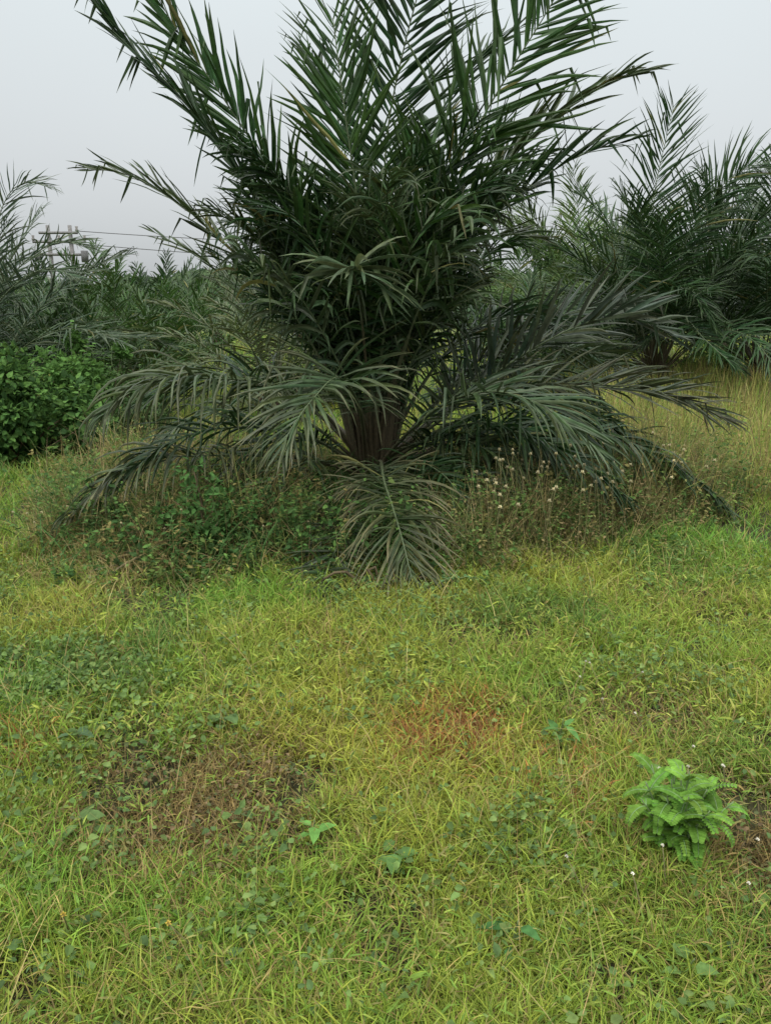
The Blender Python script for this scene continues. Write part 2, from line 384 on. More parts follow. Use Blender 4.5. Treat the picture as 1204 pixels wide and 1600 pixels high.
gold = [(.33, .32, .09), (.27, .33, .07), (.19, .30, .055), (.38, .32, .12), (.17, .14, .06)]
stalks(42000, (2.0, 9.5), (5.0, 16), (.25, .75), gold, mask=lambda X, Y: thick_mask(X, Y) * sstep(.15, .5, thick_mask(X, Y)))
dry = mb.build('dry_grass', M_GRASS); tag(dry, 'tall brown and straw-coloured dry grass round the palm and over the right-hand field', 'dry grass', kind='stuff')

# ---- creeping broad-leaved weeds low in the grass
mb = MB()
def creeping(n, d0, d1, size, den, cols, zr=(.02, .10), pw=1.0, asp=(.55, .85), el0=.05):
    X, Y, d = polar(n, d0, d1, 48, pw); ok = rng.random(n) < den(X, Y); X, Y = X[ok], Y[ok]
    k = 6; X = np.repeat(X, k) + rng.normal(0, .03, len(X) * k); Y = np.repeat(Y, k) + rng.normal(0, .03, len(Y) * k); n = len(X)
    z = hgt(X, Y) + rng.uniform(*zr, n); az = rng.uniform(0, 6.28, n); el = rng.normal(el0, .3, n)
    D = np.stack([np.cos(az) * np.cos(el), np.sin(az) * np.cos(el), np.sin(el)], 1)
    Nn = np.array([0, 0, 1.]) + rng.normal(0, .45, (n, 3))
    L_ = rng.uniform(*size, n); C = np.array(cols)[rng.integers(0, len(cols), n)] * rng.uniform(.7, 1.3, (n, 1))
    leaves(mb, np.stack([X, Y, z], 1), D, Nn, L_, L_ * rng.uniform(*asp, n), C, .25, .3)
bl = [(.11, .18, .055), (.13, .21, .06), (.085, .145, .05), (.16, .23, .07)]
den1 = lambda X, Y: np.clip(.10 + .6 * patch(X, Y, 170, 1150, 220, 110) + .5 * patch(X, Y, 60, 1060, 130, 50) + .5 * patch(X, Y, 300, 1330, 130, 60) + .5 * patch(X, Y, 680, 950, 160, 25) + .6 * sstep(.55, .7, fnoise(X, Y, .4, 101)), 0, 1) * far_short(X, Y) * (1 - .6 * brown_patch(X, Y))
creeping(4200, 1.1, 3.6, (.012, .032), den1, bl, (.03, .11))
creeping(5200, 3.0, 5.6, (.014, .03), den1, bl, (.05, .13))
creeping(2600, 1.1, 3.6, (.008, .02), lambda X, Y: brown_patch(X, Y), [(.15, .14, .06), (.10, .12, .05), (.18, .13, .07)], (.02, .08))
allover = lambda X, Y: (.35 + .65 * sstep(.35, .6, fnoise(X, Y, .5, 131))) * far_short(X, Y)
yg = [(.20, .29, .05), (.28, .33, .06), (.16, .26, .045), (.31, .33, .08)]
creeping(1900, .95, 3.2, (.018, .046), allover, [(.16, .26, .045), (.22, .28, .055), (.12, .21, .04), (.24, .23, .08)], (.02, .09), 1.0, (.10, .18), .55); creeping(2600, 2.6, 5.4, (.022, .05), allover, yg, (.03, .11), 1.0, (.14, .24), .5)
creep = mb.build('creeping_weeds', M_LEAF); tag(creep, 'low creeping weeds with small ovate leaves spread through the grass', 'weeds', kind='stuff')

# ---- tangled leafy undergrowth round the palm
mb = MB(); ms = MB()
def leafy_stems(mb, n, xr, yr, Hr, cols, leafL=(.02, .045), k=10, den=thick_mask, zmul=None):
    X = rng.uniform(*xr, n); Y = rng.uniform(*yr, n); ok = rng.random(n) < den(X, Y); X, Y = X[ok], Y[ok]; n = len(X)
    H = rng.uniform(*Hr, n) * (.35 + .65 * thick_mask(X, Y)) * (.35 + 1.35 * fnoise(X, Y, .4, 34)) * foot_gap(X, Y); az = rng.uniform(0, 6.28, n); lean = rng.uniform(0, .6, n)
    P = np.stack([X, Y, hgt(X, Y)], 1); C = np.array(cols)[rng.integers(0, len(cols), n)]
    dr = np.stack([np.cos(az) * np.sin(lean), np.sin(az) * np.sin(lean), np.cos(lean)], 1)
    blades(mb, P, H, np.full(n, .004), az, lean, np.zeros(n), C * .8 + .02, 3)
    for j in range(k):
        t = rng.uniform(.2, 1.0, n); a = rng.uniform(0, 6.28, n); el = rng.normal(.15, .4, n)
        D = np.stack([np.cos(a) * np.cos(el), np.sin(a) * np.cos(el), np.sin(el)], 1)
        Ll = rng.uniform(*leafL, n)
        leaves(mb, P + dr * (H * t)[:, None], D, np.array([0, 0, 1.]) + rng.normal(0, .35, (n, 3)), Ll, Ll * rng.uniform(.4, .7, n), C * rng.uniform(.7, 1.35, (n, 1)), .2, .2)
ug = [(.07, .14, .035), (.10, .19, .045), (.13, .19, .05), (.055, .11, .03), (.19, .17, .06)]
leafy_stems(mb, 13000, (-3.1, 3.2), (3.8, 8.0), (.14, .50), ug)
leafy_stems(mb, 4200, (.3, 2.5), (4.1, 6.2), (.16, .46), [(.17, .17, .06), (.22, .17, .08), (.12, .17, .05)], (.015, .03), 9)
leafy_stems(mb, 6500, (2.0, 9.0), (5.2, 15), (.25, .55), [(.16, .24, .05), (.22, .26, .07), (.26, .20, .08)], (.02, .05), 7)
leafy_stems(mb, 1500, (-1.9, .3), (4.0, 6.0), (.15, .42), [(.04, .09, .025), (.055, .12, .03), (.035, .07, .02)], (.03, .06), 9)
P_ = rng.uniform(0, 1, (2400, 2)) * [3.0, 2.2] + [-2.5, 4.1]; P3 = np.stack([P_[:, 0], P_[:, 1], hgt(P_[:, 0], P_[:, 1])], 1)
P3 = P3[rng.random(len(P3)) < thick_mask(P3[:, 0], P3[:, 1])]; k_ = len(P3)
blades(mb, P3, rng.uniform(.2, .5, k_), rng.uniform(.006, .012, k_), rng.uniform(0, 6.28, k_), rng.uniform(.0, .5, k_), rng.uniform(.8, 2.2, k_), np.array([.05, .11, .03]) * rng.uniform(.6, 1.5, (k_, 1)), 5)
under = mb.build('undergrowth', M_LEAF); tag(under, 'tangled low leafy undergrowth crowding the foot of the big palm', 'undergrowth', kind='stuff')

# ------------------------------------------------------------------ the big palm
palm = empty('oil_palm', tuple(PALM))
tag(palm, 'large trunkless oil palm in the centre, its fronds rising past the top of the photo', 'palm tree')
palm_loc = PALM.copy()
def rel(P): return P - palm_loc
mb = MB()   # the stump of leaf bases
for k in range(34):
    a = k * 2.4; h0 = (k / 34) * .16; r0 = .15 - .05 * k / 34
    c = np.array([math.cos(a), math.sin(a), 0])
    tube(mb, np.array([c * r0 * .6 + [0, 0, h0 - .02], c * r0 + [0, 0, h0 + .05], c * (r0 + .035) + [0, 0, h0 + .13], c * (r0 + .045) + [0, 0, h0 + .17]]), [.04, .036, .026, .02], np.array([.055, .042, .026]) * random.uniform(.7, 1.3), 6, .6)
tube(mb, np.array([[0, 0, -.05], [0, 0, .12], [0, 0, .25]]), [.13, .11, .05], (.045, .035, .024), 10)
mb.build('trunk', M_WOOD, palm, smooth=True)

YB = PALM[1]
DK = (.014, .040, .011); MG = (.024, .064, .014); OLD = (.031, .054, .018); GY_ = (.045, .060, .028)
# each frond: pixel way-points with their own distance, from the foot of the palm outwards
F_UP = [
 # pts, leaf, width, start, col, droop, per_m, extra
 ([(572,700,6.4),(500,520,6.3),(400,310,6.1),(290,160,5.95),(205,75,5.9),(128,-35,5.9)], .55, .030, .30, DK, .3, 24, dict(amin=10, amax=36, plume=40)),
 ([(576,690,6.5),(530,520,6.5),(450,320,6.4),(360,170,6.3),(290,70,6.3),(235,-25,6.3)], .66, .038, .30, MG, .3, 20, dict(amin=14, amax=44, plume=42, face=(-.3, -1, .6))),
 ([(582,690,6.3),(578,500,6.1),(560,330,5.9),(542,200,5.8),(530,110,5.8),(520,28,5.85)], .74, .034, .26, MG, .25, 27, dict(amin=28, amax=60, plume=12, face=(.1, -1, .3))),
 ([(586,690,6.6),(592,500,6.8),(598,330,6.8),(606,200,6.8),(632,70,6.7),(668,-60,6.6),(700,-140,6.5)], .88, .036, .26, DK, .25, 26, dict(amin=44, amax=60, plume=14, face=(-.1, -1, .3))),
 ([(590,690,6.4),(630,500,6.3),(690,310,6.2),(745,200,6.1),(800,105,6.05),(850,25,6.0),(895,-55,6.0)], .88, .037, .25, MG, .25, 26, dict(amin=36, amax=58, plume=14, face=(0, -1, .3))),
 ([(590,690,6.7),(650,500,6.9),(735,330,7.0),(820,225,7.0),(900,160,7.0),(960,125,6.9),(1008,112,6.8)], .68, .038, .28, OLD, .35, 18, dict(amin=16, amax=50, plume=28)),
 ([(588,695,6.3),(640,540,6.1),(715,400,6.0),(790,320,6.0),(870,262,6.0),(925,235,6.0),(975,222,5.95)], .62, .036, .30, DK, .35, 17, dict(amin=16, amax=52, plume=28)),
 ([(572,700,6.7),(500,560,6.9),(420,450,7.0),(350,380,7.0),(280,318,7.0),(205,275,7.0),(135,262,7.0)], .55, .030, .32, OLD, .25, 17, dict(amin=16, amax=48, plume=24, kink=.2)),
 ([(575,700,7.0),(510,590,7.4),(430,500,7.8),(360,440,8.0),(300,395,8.1),(240,362,8.2)], .45, .028, .34, OLD, .3, 16, dict(amin=16, amax=50)),
 ([(583,690,6.5),(575,480,6.7),(550,300,7.0),(515,140,7.2),(470,70,7.4)], .6, .034, .3, DK, .35, 16, {}),
 ([(588,690,6.8),(610,480,7.2),(640,300,7.6),(690,170,8.0),(760,80,8.2),(815,40,8.3)], .7, .036, .3, DK, .3, 17, dict(amin=24)),
 ([(586,690,6.2),(600,520,5.8),(640,390,5.5),(690,330,5.3),(735,330,5.15)], .55, .040, .32, MG, .8, 14, {}),
 ([(580,690,6.2),(560,560,5.9),(520,440,5.6),(470,350,5.4),(420,320,5.2)], .55, .036, .32, DK, .7, 14, {}),
 ([(580,690,6.3),(555,540,6.1),(490,400,6.0),(430,300,6.0),(385,235,6.0)], .55, .030, .3, DK, .9, 22, {}),
 ([(590,690,6.5),(625,540,6.6),(690,420,6.8),(770,370,6.9),(850,372,6.9)], .62, .032, .3, OLD, .5, 16, {}),
 ([(576,700,6.5),(530,590,6.4),(460,500,6.3),(400,440,6.2),(345,400,6.2)], .55, .030, .3, DK, 1.0, 20, {}),
 # small front frond whose tip fans over the dark heart
 ([(580,700,6.2),(574,600,5.9),(565,500,5.6),(555,440,5.4),(548,418,5.1),(566,424,4.95)], .55, .042, .80, (.07, .11, .05), .75, 60, dict(amin=30, amax=75, plume=35, thick=.55)),
 ([(590,690,6.3),(645,560,6.0),(705,470,5.8),(750,470,5.6)], .5, .034, .35, OLD, .8, 15, {}),
]
F_LOW = [
 ([(560,720,6.3),(500,640,6.0),(420,600,5.6),(340,592,5.25),(262,590,4.95),(200,615,4.75),(160,650,4.6)], .62, .027, .24, OLD, 2.4, 28, dict(amin=20, amax=80, plume=30, tip=(.16, .15, .09))),
 ([(558,745,6.2),(490,720,5.9),(405,712,5.6),(320,712,5.3),(240,718,5.05),(170,748,4.85),(95,815,4.7)], .48, .026, .22, OLD, 2.2, 28, dict(amin=20, amax=78, plume=34, tip=(.2, .17, .1))),
 ([(572,720,6.2),(562,640,5.6),(530,590,5.05),(490,622,4.65),(458,665,4.45),(440,700,4.35)], .60, .028, .33, (.042, .075, .030), .9, 34, dict(amin=22, amax=78, plume=26, tip=(.2, .17, .1))),
 ([(592,728,6.2),(595,722,5.6),(600,752,5.0),(614,795,4.5),(630,850,4.15),(648,925,3.88)], .58, .021, .30, (.042, .062, .024), .8, 46, dict(amin=22, amax=68, plume=32, tip=(.3, .24, .13), seg=7)),
 ([(570,750,6.0),(556,780,5.2),(536,832,4.5),(510,892,4.1),(494,935,3.85)], .36, .020, .35, (.03, .05, .022), .3, 34, dict(amin=40, amax=85, plume=20)),
 ([(605,720,6.4),(690,655,6.1),(765,590,5.8),(850,535,5.6),(930,500,5.45),(1000,500,5.35),(1050,525,5.3)], .58, .038, .2, (.038, .056, .034), .25, 24, dict(amin=26, amax=66, plume=62)),
 ([(605,725,6.6),(700,640,6.6),(790,608,6.5),(880,603,6.4),(980,608,6.3),(1060,622,6.2),(1135,655,6.1)], .62, .027, .2, GY_, .5, 30, dict(amin=18, amax=62, plume=48)),
 ([(600,720,6.1),(680,640,5.6),(760,612,5.2),(835,628,4.9),(890,665,4.7),(942,712,4.55)], .60, .028, .22, (.042, .072, .030), .7, 30, dict(amin=14, amax=66, plume=24)),
 ([(605,735,6.3),(690,700,6.1),(780,680,5.9),(870,668,5.75),(960,682,5.6),(1060,735,5.5),(1138,795,5.4)], .58, .034, .18, DK, 1.7, 28, dict(amin=22, amax=70, plume=20)),
 ([(610,745,6.5),(720,725,6.4),(830,720,6.3),(940,735,6.15),(1040,762,6.0),(1145,800,5.9)], .52, .026, .22, GY_, .5, 28, dict(amin=20, amax=58, plume=50)),
 ([(565,750,6.2),(500,750,5.9),(440,768,5.6),(380,795,5.4),(325,835,5.2)], .42, .024, .3, GY_, .8, 20, dict(tip=(.2, .18, .1))),
 ([(560,755,6.1),(470,790,5.5),(360,820,5.0),(260,850,4.5),(160,905,4.1)], .40, .020, .4, (.15, .13, .06), .5, 20, dict(tip=(.24, .2, .12))),
 ([(575,720,6.8),(500,640,7.4),(420,600,8.0),(350,600,8.5),(280,640,8.9)], .55, .03, .3, OLD, .6, 16, {}),
 ([(605,700,6.9),(690,560,7.4),(780,500,7.8),(860,510,8.2),(930,560,8.5)], .6, .034, .3, DK, .6, 16, {}),
]
F_LOW += [
 ([(562,740,6.1),(500,690,5.8),(420,668,5.5),(330,672,5.2),(250,700,5.0),(185,760,4.85)], .5, .026, .22, DK, 1.5, 28, dict(plume=40)),
 ([(560,745,6.3),(480,735,6.1),(390,745,5.9),(300,770,5.7),(220,820,5.5)], .46, .024, .22, OLD, 1.4, 28, {}),
 ([(605,735,6.2),(680,690,5.9),(760,670,5.6),(840,685,5.3),(920,730,5.1),(985,790,5.0)], .52, .028, .2, DK, 1.2, 28, {}),
 ([(608,735,6.6),(700,690,6.7),(800,665,6.8),(900,665,6.8),(1000,700,6.7),(1080,760,6.6)], .55, .028, .2, DK, 1.0, 28, dict(plume=45)),
 ([(606,730,6.7),(690,620,6.9),(770,545,7.0),(860,500,7.0),(950,480,6.9),(1020,500,6.8)], .58, .034, .22, (.034, .052, .03), .4, 24, dict(plume=60)),
 ([(600,740,6.0),(660,735,5.6),(730,745,5.3),(800,775,5.05),(850,825,4.9)], .45, .024, .2, DK, 1.4, 28, {}),
 ([(610,745,6.4),(700,740,6.1),(800,745,5.9),(900,765,5.7),(1000,800,5.55)], .46, .026, .2, OLD, .8, 28, dict(plume=50)),
 ([(605,720,6.5),(690,670,6.3),(790,630,6.1),(890,640,6.0),(990,690,5.9),(1070,760,5.8)], .58, .030, .2, DK, 1.3, 28, {}),
 ([(605,720,6.8),(700,610,6.9),(800,550,7.0),(900,545,7.1),(1000,590,7.2)], .6, .030, .22, OLD, .7, 26, dict(plume=55)),
 ([(600,720,6.3),(660,690,5.9),(730,690,5.6),(800,730,5.35),(860,790,5.2)], .5, .028, .22, OLD, 1.3, 28, {}),
 ([(565,725,6.5),(500,650,6.6),(410,600,6.7),(320,590,6.8),(220,630,6.8)], .56, .028, .24, DK, 1.3, 26, dict(plume=50)),
 ([(565,740,6.2),(500,720,5.7),(440,740,5.3),(390,790,5.0),(360,850,4.8)], .44, .024, .24, OLD, 1.6, 26, {}),
 ([(600,725,6.6),(680,650,6.8),(770,600,7.0),(860,590,7.1),(950,640,7.1)], .58, .030, .22, OLD, 1.0, 26, {}),
 ([(600,730,6.4),(680,680,6.0),(760,660,5.7),(840,690,5.5),(900,760,5.4)], .52, .029, .22, DK, 1.4, 26, {}),
 ([(565,730,6.4),(480,660,6.3),(390,640,6.2),(310,650,6.1),(230,700,6.0)], .55, .027, .24, OLD, 1.6, 26, {}),
 ([(565,735,6.3),(500,690,5.9),(430,690,5.6),(360,730,5.4),(310,800,5.3)], .48, .026, .24, DK, 1.6, 26, {}),
 ([(600,720,6.5),(660,600,6.6),(730,520,6.7),(810,490,6.8),(880,520,6.8)], .56, .029, .3, DK, 1.0, 24, {}),
 ([(585,740,6.1),(640,720,5.6),(690,740,5.2),(730,790,4.9)], .42, .024, .3, DK, 1.2, 28, {}),
]
F_UP += [
 ([(590,690,6.3),(640,520,5.7),(700,385,5.3),(745,335,5.1)], .50, .050, .50, (.045, .085, .03), 3.0, 9, dict(kink=.5)),
 ([(572,690,6.2),(500,560,5.8),(420,430,5.5),(355,372,5.4)], .48, .046, .45, (.05, .085, .035), 2.6, 11, dict(kink=.5)),
 ([(578,690,6.2),(545,600,5.8),(480,480,5.5),(425,420,5.4)], .42, .040, .45, (.05, .08, .035), 1.6, 12, dict(kink=.4)),
]
for spec in F_UP + F_LOW:
    pts, lf, wd, st, cl, dr, pm, ex = spec
    W3 = [at(*p) for p in pts]
    foot = palm_loc + np.array([(W3[0][0] - palm_loc[0]) * .8 + random.uniform(-.06, .06), (W3[0][1] - palm_loc[1]) * .3, .0])
    P, Lg = smooth_curve([rel(foot)] + [rel(q) for q in W3], 44)
    frond(P, Lg, lf, wd, st + .08, cl, droop=dr, per_m=pm, parent=palm, **ex)
# the crowded heart of the palm
for k in range(55):
    az = k * 2.39996 + .4; el = R(random.uniform(79, 88)); Lg = random.uniform(1.9, 3.1)
    P, Lg = arc_curve((math.cos(az) * .12, math.sin(az) * .12, .02), az, el, Lg, R(random.uniform(25, 85)), 30, 2.3, random.uniform(-.3, .3))
    frond(P, Lg, random.uniform(.45, .7), .028, random.uniform(.36, .44), random.choice([DK, DK, MG, OLD]), droop=random.uniform(.5, 2.0), per_m=28, parent=palm, plume=45, kink=.3)

# ------------------------------------------------------------------ other palms
def make_palm(label, loc, scale, nf=26, spread=1.0, seed=1, col=DK, trunk=.3, group='oil palms of the plantation behind', lf=.74, per_m=19, wd=.038, bend=1., extra=()):
    rr = random.Random(seed); r2 = np.random.default_rng(seed)
    root = empty('oil_palm', loc); tag(root, label, 'palm tree', group)
    mb = MB(); tube(mb, np.array([[0, 0, -.1], [0, 0, trunk * .6], [0, 0, trunk * scale + .35]]), np.array([.22, .24, .12]) * scale, (.045, .035, .024), 8)
    for k in range(26):
        a = k * 2.4; h0 = trunk * scale * (k / 26); c = np.array([math.cos(a), math.sin(a), 0])
        tube(mb, np.array([c * .14 + [0, 0, h0], c * .24 + [0, 0, h0 + .1], c * .3 + [0, 0, h0 + .2]]) * [scale, scale, 1], [.06, .05, .03], np.array([.055, .04, .028]) * rr.uniform(.7, 1.3), 5)
    mb.build('trunk', M_WOOD, root, smooth=True)
    for k in range(nf):
        f = k / (nf - 1); az = k * 2.39996 + seed
        el = R(86 - 52 * f ** 1.1 * spread + rr.uniform(-5, 5)); Lg = (3.4 - .3 * f) * scale * rr.uniform(.85, 1.1)
        P, Lg = arc_curve((math.cos(az) * .1, math.sin(az) * .1, trunk * scale + .1), az, el, Lg, R((30 + 62 * f) * bend + rr.uniform(-10, 10)), 18, 1.4, rr.uniform(-.25, .25))
        cc = np.array(col) * rr.uniform(.85, 1.3)
        frond(P, Lg, lf * scale, wd, .24, tuple(cc), droop=rr.uniform(.5, 1.3), per_m=per_m, parent=root, seg=4, rr=r2, kink=.15, plume=30)
    for (pts, l_, dd, *fc) in extra:
        fc = fc[0] if fc else None
        b = np.array(loc); W3 = [at(*p) - b for p in pts]
        P, Lg = smooth_curve([np.array([0, 0, trunk * scale + .1])] + W3, 26)
        frond(P, Lg, l_, wd * .9, .3, tuple(np.array(col) * 1.15), droop=dd, per_m=per_m + 3, parent=root, seg=6, rr=r2, plume=16, face=fc, rach=(.15, .19, .11))
    return root
def base(px, Y):
    p = at(px, 600, Y); return (float(p[0]), Y, float(hgt(p[0], Y)))
TEAL = (.018, .046, .013); GRN = (.028, .070, .014)
make_palm('oil palm behind the dry field at right, one tall frond against the sky', base(1020, 13.5), .98, 32, .95, 3, TEAL, .25, bend=.95,
          extra=[([(1018,480,13.3),(1015,380,13.1),(1024,290,13.0),(1038,225,12.95),(1052,165,12.9)], 1.05, .35, (.1, -1, .3)),
                 ([(1030,480,13.3),(1060,400,13.),(1110,310,12.8),(1165,262,12.7),(1215,250,12.6)], .95, .7, (-.2, -1, .6)),
                 ([(1000,520,13.0),(960,490,12.4),(920,490,11.8),(880,520,11.2)], .7, .5),
                 ([(1040,520,13.0),(1070,500,12.2),(1100,530,11.4),(1150,575,10.8)], .7, .6),
                 ([(1030,520,12.8),(1050,450,12.2),(1090,470,11.6),(1120,520,11.3)], .7, .6)])
make_palm('oil palm at the right edge, its dark arching crown cut by the frame', base(1185, 14.0), 1.05, 34, .98, 8, TEAL, .3, bend=.98)
make_palm('loose yellow-green oil palm glimpsed between the two largest', base(905, 19.0), 1.15, 34, 1.1, 12, (.06, .11, .028), .5)
make_palm('oil palm cut by the left edge, its thin fronds arching over the bushes', base(-30, 10.5), .85, 16, .9, 21, (.045, .075, .038), .4, wd=.026, bend=.8,
          extra=[([(-15,480,10.4),(20,430,10.3),(60,392,10.2),(105,378,10.1),(150,392,10.0)], .6, .35),
                 ([(-20,470,10.4),(-10,380,10.3),(10,310,10.2),(40,285,10.1),(75,292,10.0)], .6, .4),
                 ([(-15,500,10.3),(30,440,10.0),(80,420,9.8),(130,440,9.6)], .55, .3)])
make_palm('dense oil palm beyond the bushes left of the big palm, below the utility pole', base(172, 20.0), .74, 24, .95, 31, GRN, .4, wd=.055, per_m=13, bend=.6)
make_palm('blue-green oil palm just right of the one below the utility pole', base(262, 22.0), .74, 22, 1.1, 37, TEAL, .4, wd=.055, per_m=13, bend=.6)
make_palm('low olive oil palm close behind the left side of the big palm', base(425, 11.5), .68, 26, 1.25, 41, (.06, .085, .03), .15, lf=.7, wd=.034)
make_palm('far oil palm low on the skyline at the far left', base(60, 27.0), .72, 24, 1.1, 45, GRN, .5)
make_palm('low oil palm half hidden by the left bushes', base(85, 13.5), .60, 20, 1.0, 49, TEAL, .1, bend=.7)
make_palm('dark oil palm in the gap between the left-edge palm and the bushes', base(25, 12.2), .50, 22, 1.0, 52, TEAL, .1, bend=.8)
make_palm('low green oil palm above the brighter green bush', base(185, 13.0), .55, 20, 1.0, 53, GRN, .1, bend=.7)
make_palm('low green oil palm in the gap between the big palm and the right-hand ones', base(930, 15.5), .58, 22, 1.2, 55, GRN, .1)
make_palm('low dark oil palm between the left bushes and the olive palm', base(290, 15.5), .62, 22, 1.0, 50, GRN, .1, bend=.7)
make_palm('low dark oil palm behind the drooping right fronds of the big palm', base(800, 12.5), .55, 24, 1.3, 51, TEAL, .1)
for i, (px, Y, s, c, lb) in enumerate([
        (345, 30, .78, GRN, 'far oil palm beneath the wooded hill, just left of the big palm'),
        (470, 33, .85, GRN, 'far oil palm hidden behind the left of the big palm'),
        (640, 26, 1.0, TEAL, 'far oil palm directly behind the stem of the big palm'),
        (790, 28, 1.05, GRN, 'far oil palm showing through the right side of the big palm'),
        (985, 27, 1.15, GRN, 'far oil palm behind the upright frond at right'),
        (1120, 23, 1.15, TEAL, 'oil palm in the second row between the two right-hand palms'),
        (1270, 26, 1.2, TEAL, 'far oil palm past the right edge'),
        (-70, 20, .8, TEAL, 'second-row oil palm past the left edge')]):
    make_palm(lb, base(px, Y), s, 22, 1.05, 60 + i, c, .5, per_m=8, wd=.06)

# ------------------------------------------------------------------ bushes
def bush(name, label, c, rx, ry, h, n, cols, size=(.03, .06), seed=0, cat='bush'):
    r = np.random.default_rng(seed); root = empty(name, c); tag(root, label, cat)
    k = 44; cc = r.normal(0, 1, (k, 3)); cc = nrm(cc) * r.uniform(.35, 1.15, (k, 1)); cc[:, 2] = np.abs(cc[:, 2])
    cc[:, 2] *= .55 + .7 * vnoise(cc[:, 0] * 3, cc[:, 1] * 3, .8, 300 + seed)
    cc = cc * [rx, ry, h * .95] + [0, 0, h * .08]; rad = r.uniform(.08, .26, k) * min(rx, h)
    mb = MB()
    for q in cc:
        st = np.array([q[0] * .2, q[1] * .2, 0]); mid = (st + q) / 2 + r.normal(0, .06, 3)
        P, _ = smooth_curve([st, mid, q], 8); tube(mb, P, np.linspace(.012, .004, 8), (.09, .07, .04), 5)
    mb.build('stems', M_WOOD, root, smooth=True)
    for q in cc[:14]:      # young shoots that stand clear of the mass
        m2 = MB(); ml = MB(); tip = q + np.array([r.normal(0, .1), r.normal(0, .1), r.uniform(.15, .5) * min(1, h)]); P, _ = smooth_curve([q, (q + tip) / 2 + r.normal(0, .02, 3), tip], 8)
        tube(m2, P, np.linspace(.005, .002, 8), (.10, .15, .05), 4)
        a_ = np.arange(12) * 2.4; tl = np.linspace(0, 7, 12).astype(int); D = np.stack([np.cos(a_), np.sin(a_), .35 + 0 * a_], 1)
        leaves(ml, P[tl], D, np.array([0, 0, 1.]) + r.normal(0, .2, (12, 3)), size[1] * r.uniform(.7, 1.1, 12), size[1] * .5, np.tile(np.array(cols[-2 if len(cols) > 1 else 0]) * 1.15, (12, 1)), .2, .3)
        sh = m2.build('shoot', M_RACH, root, smooth=True); ml.build('shoot_leaves', M_LEAF, sh)
    mb = MB(); i = r.integers(0, k, n); d = nrm(r.normal(0, 1, (n, 3))); rr_ = rad[i] * r.uniform(.3, 1.25, n) ** .7
    P = cc[i] + d * rr_[:, None] * [1.2, 1.2, 1]; P[:, 2] = np.abs(P[:, 2])
    D = nrm(d + r.normal(0, .6, (n, 3)) + [0, 0, -.1]); Ll = r.uniform(*size, n)
    C = np.array(cols)[r.integers(0, len(cols), n)] * r.uniform(.65, 1.35, (n, 1))
    leaves(mb, P, D, d + np.array([0, 0, .9]) + r.normal(0, .3, (n, 3)), Ll, Ll * r.uniform(.5, .75, n), C, .2, .15)
    mb.build('foliage', M_LEAF, root); return root
gb = [(.060, .135, .032), (.095, .19, .045), (.038, .09, .024)]
def bl_(px, Y): p = at(px, 600, Y); return (float(p[0]), Y, float(hgt(p[0], Y)))
bush('leafy_bush', 'dark leafy bush filling the left edge beside the lawn', bl_(0, 7.7), .85, .5, 1.05, 9500, gb, (.045, .095), 1)
bush('leafy_bush', 'brighter green bush rising behind the drooping left frond', bl_(140, 9.6), .62, .5, 1.15, 6500, [(.10, .21, .05), (.075, .16, .04)], (.05, .10), 2)
bush('leafy_bush', 'low green bush between the dark left bush and the big palm', bl_(215, 9.2), .6, .5, .75, 7000, [(.055, .11, .035), (.07, .12, .04)], (.03, .055), 3)
bush('leafy_bush', 'rounded bush with pale yellowish leaves under the far left palms', bl_(235, 15.5), .8, .7, 1.25, 6000, [(.13, .16, .05), (.09, .12, .04)], (.05, .09), 4)
bush('leafy_bush', 'soft green bush beyond the palm, seen between it and the right-hand palms', bl_(835, 17.0), 1.4, 1.0, 2.1, 14000, [(.075, .13, .04), (.06, .11, .04)], (.05, .1), 5)
bush('leafy_bush', 'dark bush at the foot of the right-edge palm', bl_(1120, 15.5), 1.3, .8, .9, 9000, gb, (.05, .08), 6)
bush('leafy_bush', 'low olive bush behind the stem of the big palm', bl_(480, 12.5), .9, .7, .8, 7000, [(.09, .115, .04), (.06, .09, .035)], (.04, .07), 7)

# ------------------------------------------------------------------ far wood on a low hill
def ridge(x):
    return 3.1 + 1.9 * np.exp(-((x + 9) / 8) ** 2) + 1.9 * np.exp(-((x - 22) / 16) ** 2) + 1.3 * (fnoise(x, x * 0, 9, 200) - .5) + .9 * (vnoise(x, x * 0, 2.6, 210) - .5)
n = 60000; r = np.random.default_rng(9)
X = r.uniform(-75, 75, n); f = r.random(n) ** .8; Hh = ridge(X) * np.sqrt(1 - (1 - f) ** 2 * .999)
P = np.stack([X, 58 + 10 * f + r.normal(0, .5, n) + 2.5 * (fnoise(X, f * 30, 4, 220) - .5), np.clip(Hh + r.normal(0, .14, n) + .6 * (fnoise(X, f * 20, 2, 230) - .5), 0, 99)], 1)
D = nrm(r.normal(0, 1, (n, 3))); Ll = r.uniform(.3, .6, n)
tone = np.clip((fnoise(X, f * 20, 3, 240) - .35) * 3, 0, 1)[:, None]
C = (np.array([.045, .085, .040]) * (1 - tone) + np.array([.085, .125, .050]) * tone) * r.uniform(.7, 1.3, (n, 1))
mb = MB(); leaves(mb, P, D, np.array([0, -.5, 1.]) + r.normal(0, .5, (n, 3)), Ll, Ll * .6, C)
wood = mb.build('far_wood', M_FAR); tag(wood, 'wooded rise closing the view behind the plantation', 'wood', kind='stuff')
mb = MB(); hx = np.linspace(-90, 90, 91); hy = np.linspace(0, 1, 9); HX, HY = np.meshgrid(hx, hy)
HZ = (ridge(HX.ravel()).reshape(HX.shape) - .7) * np.sin(HY * math.pi / 2) - .1 * (HY == 0)
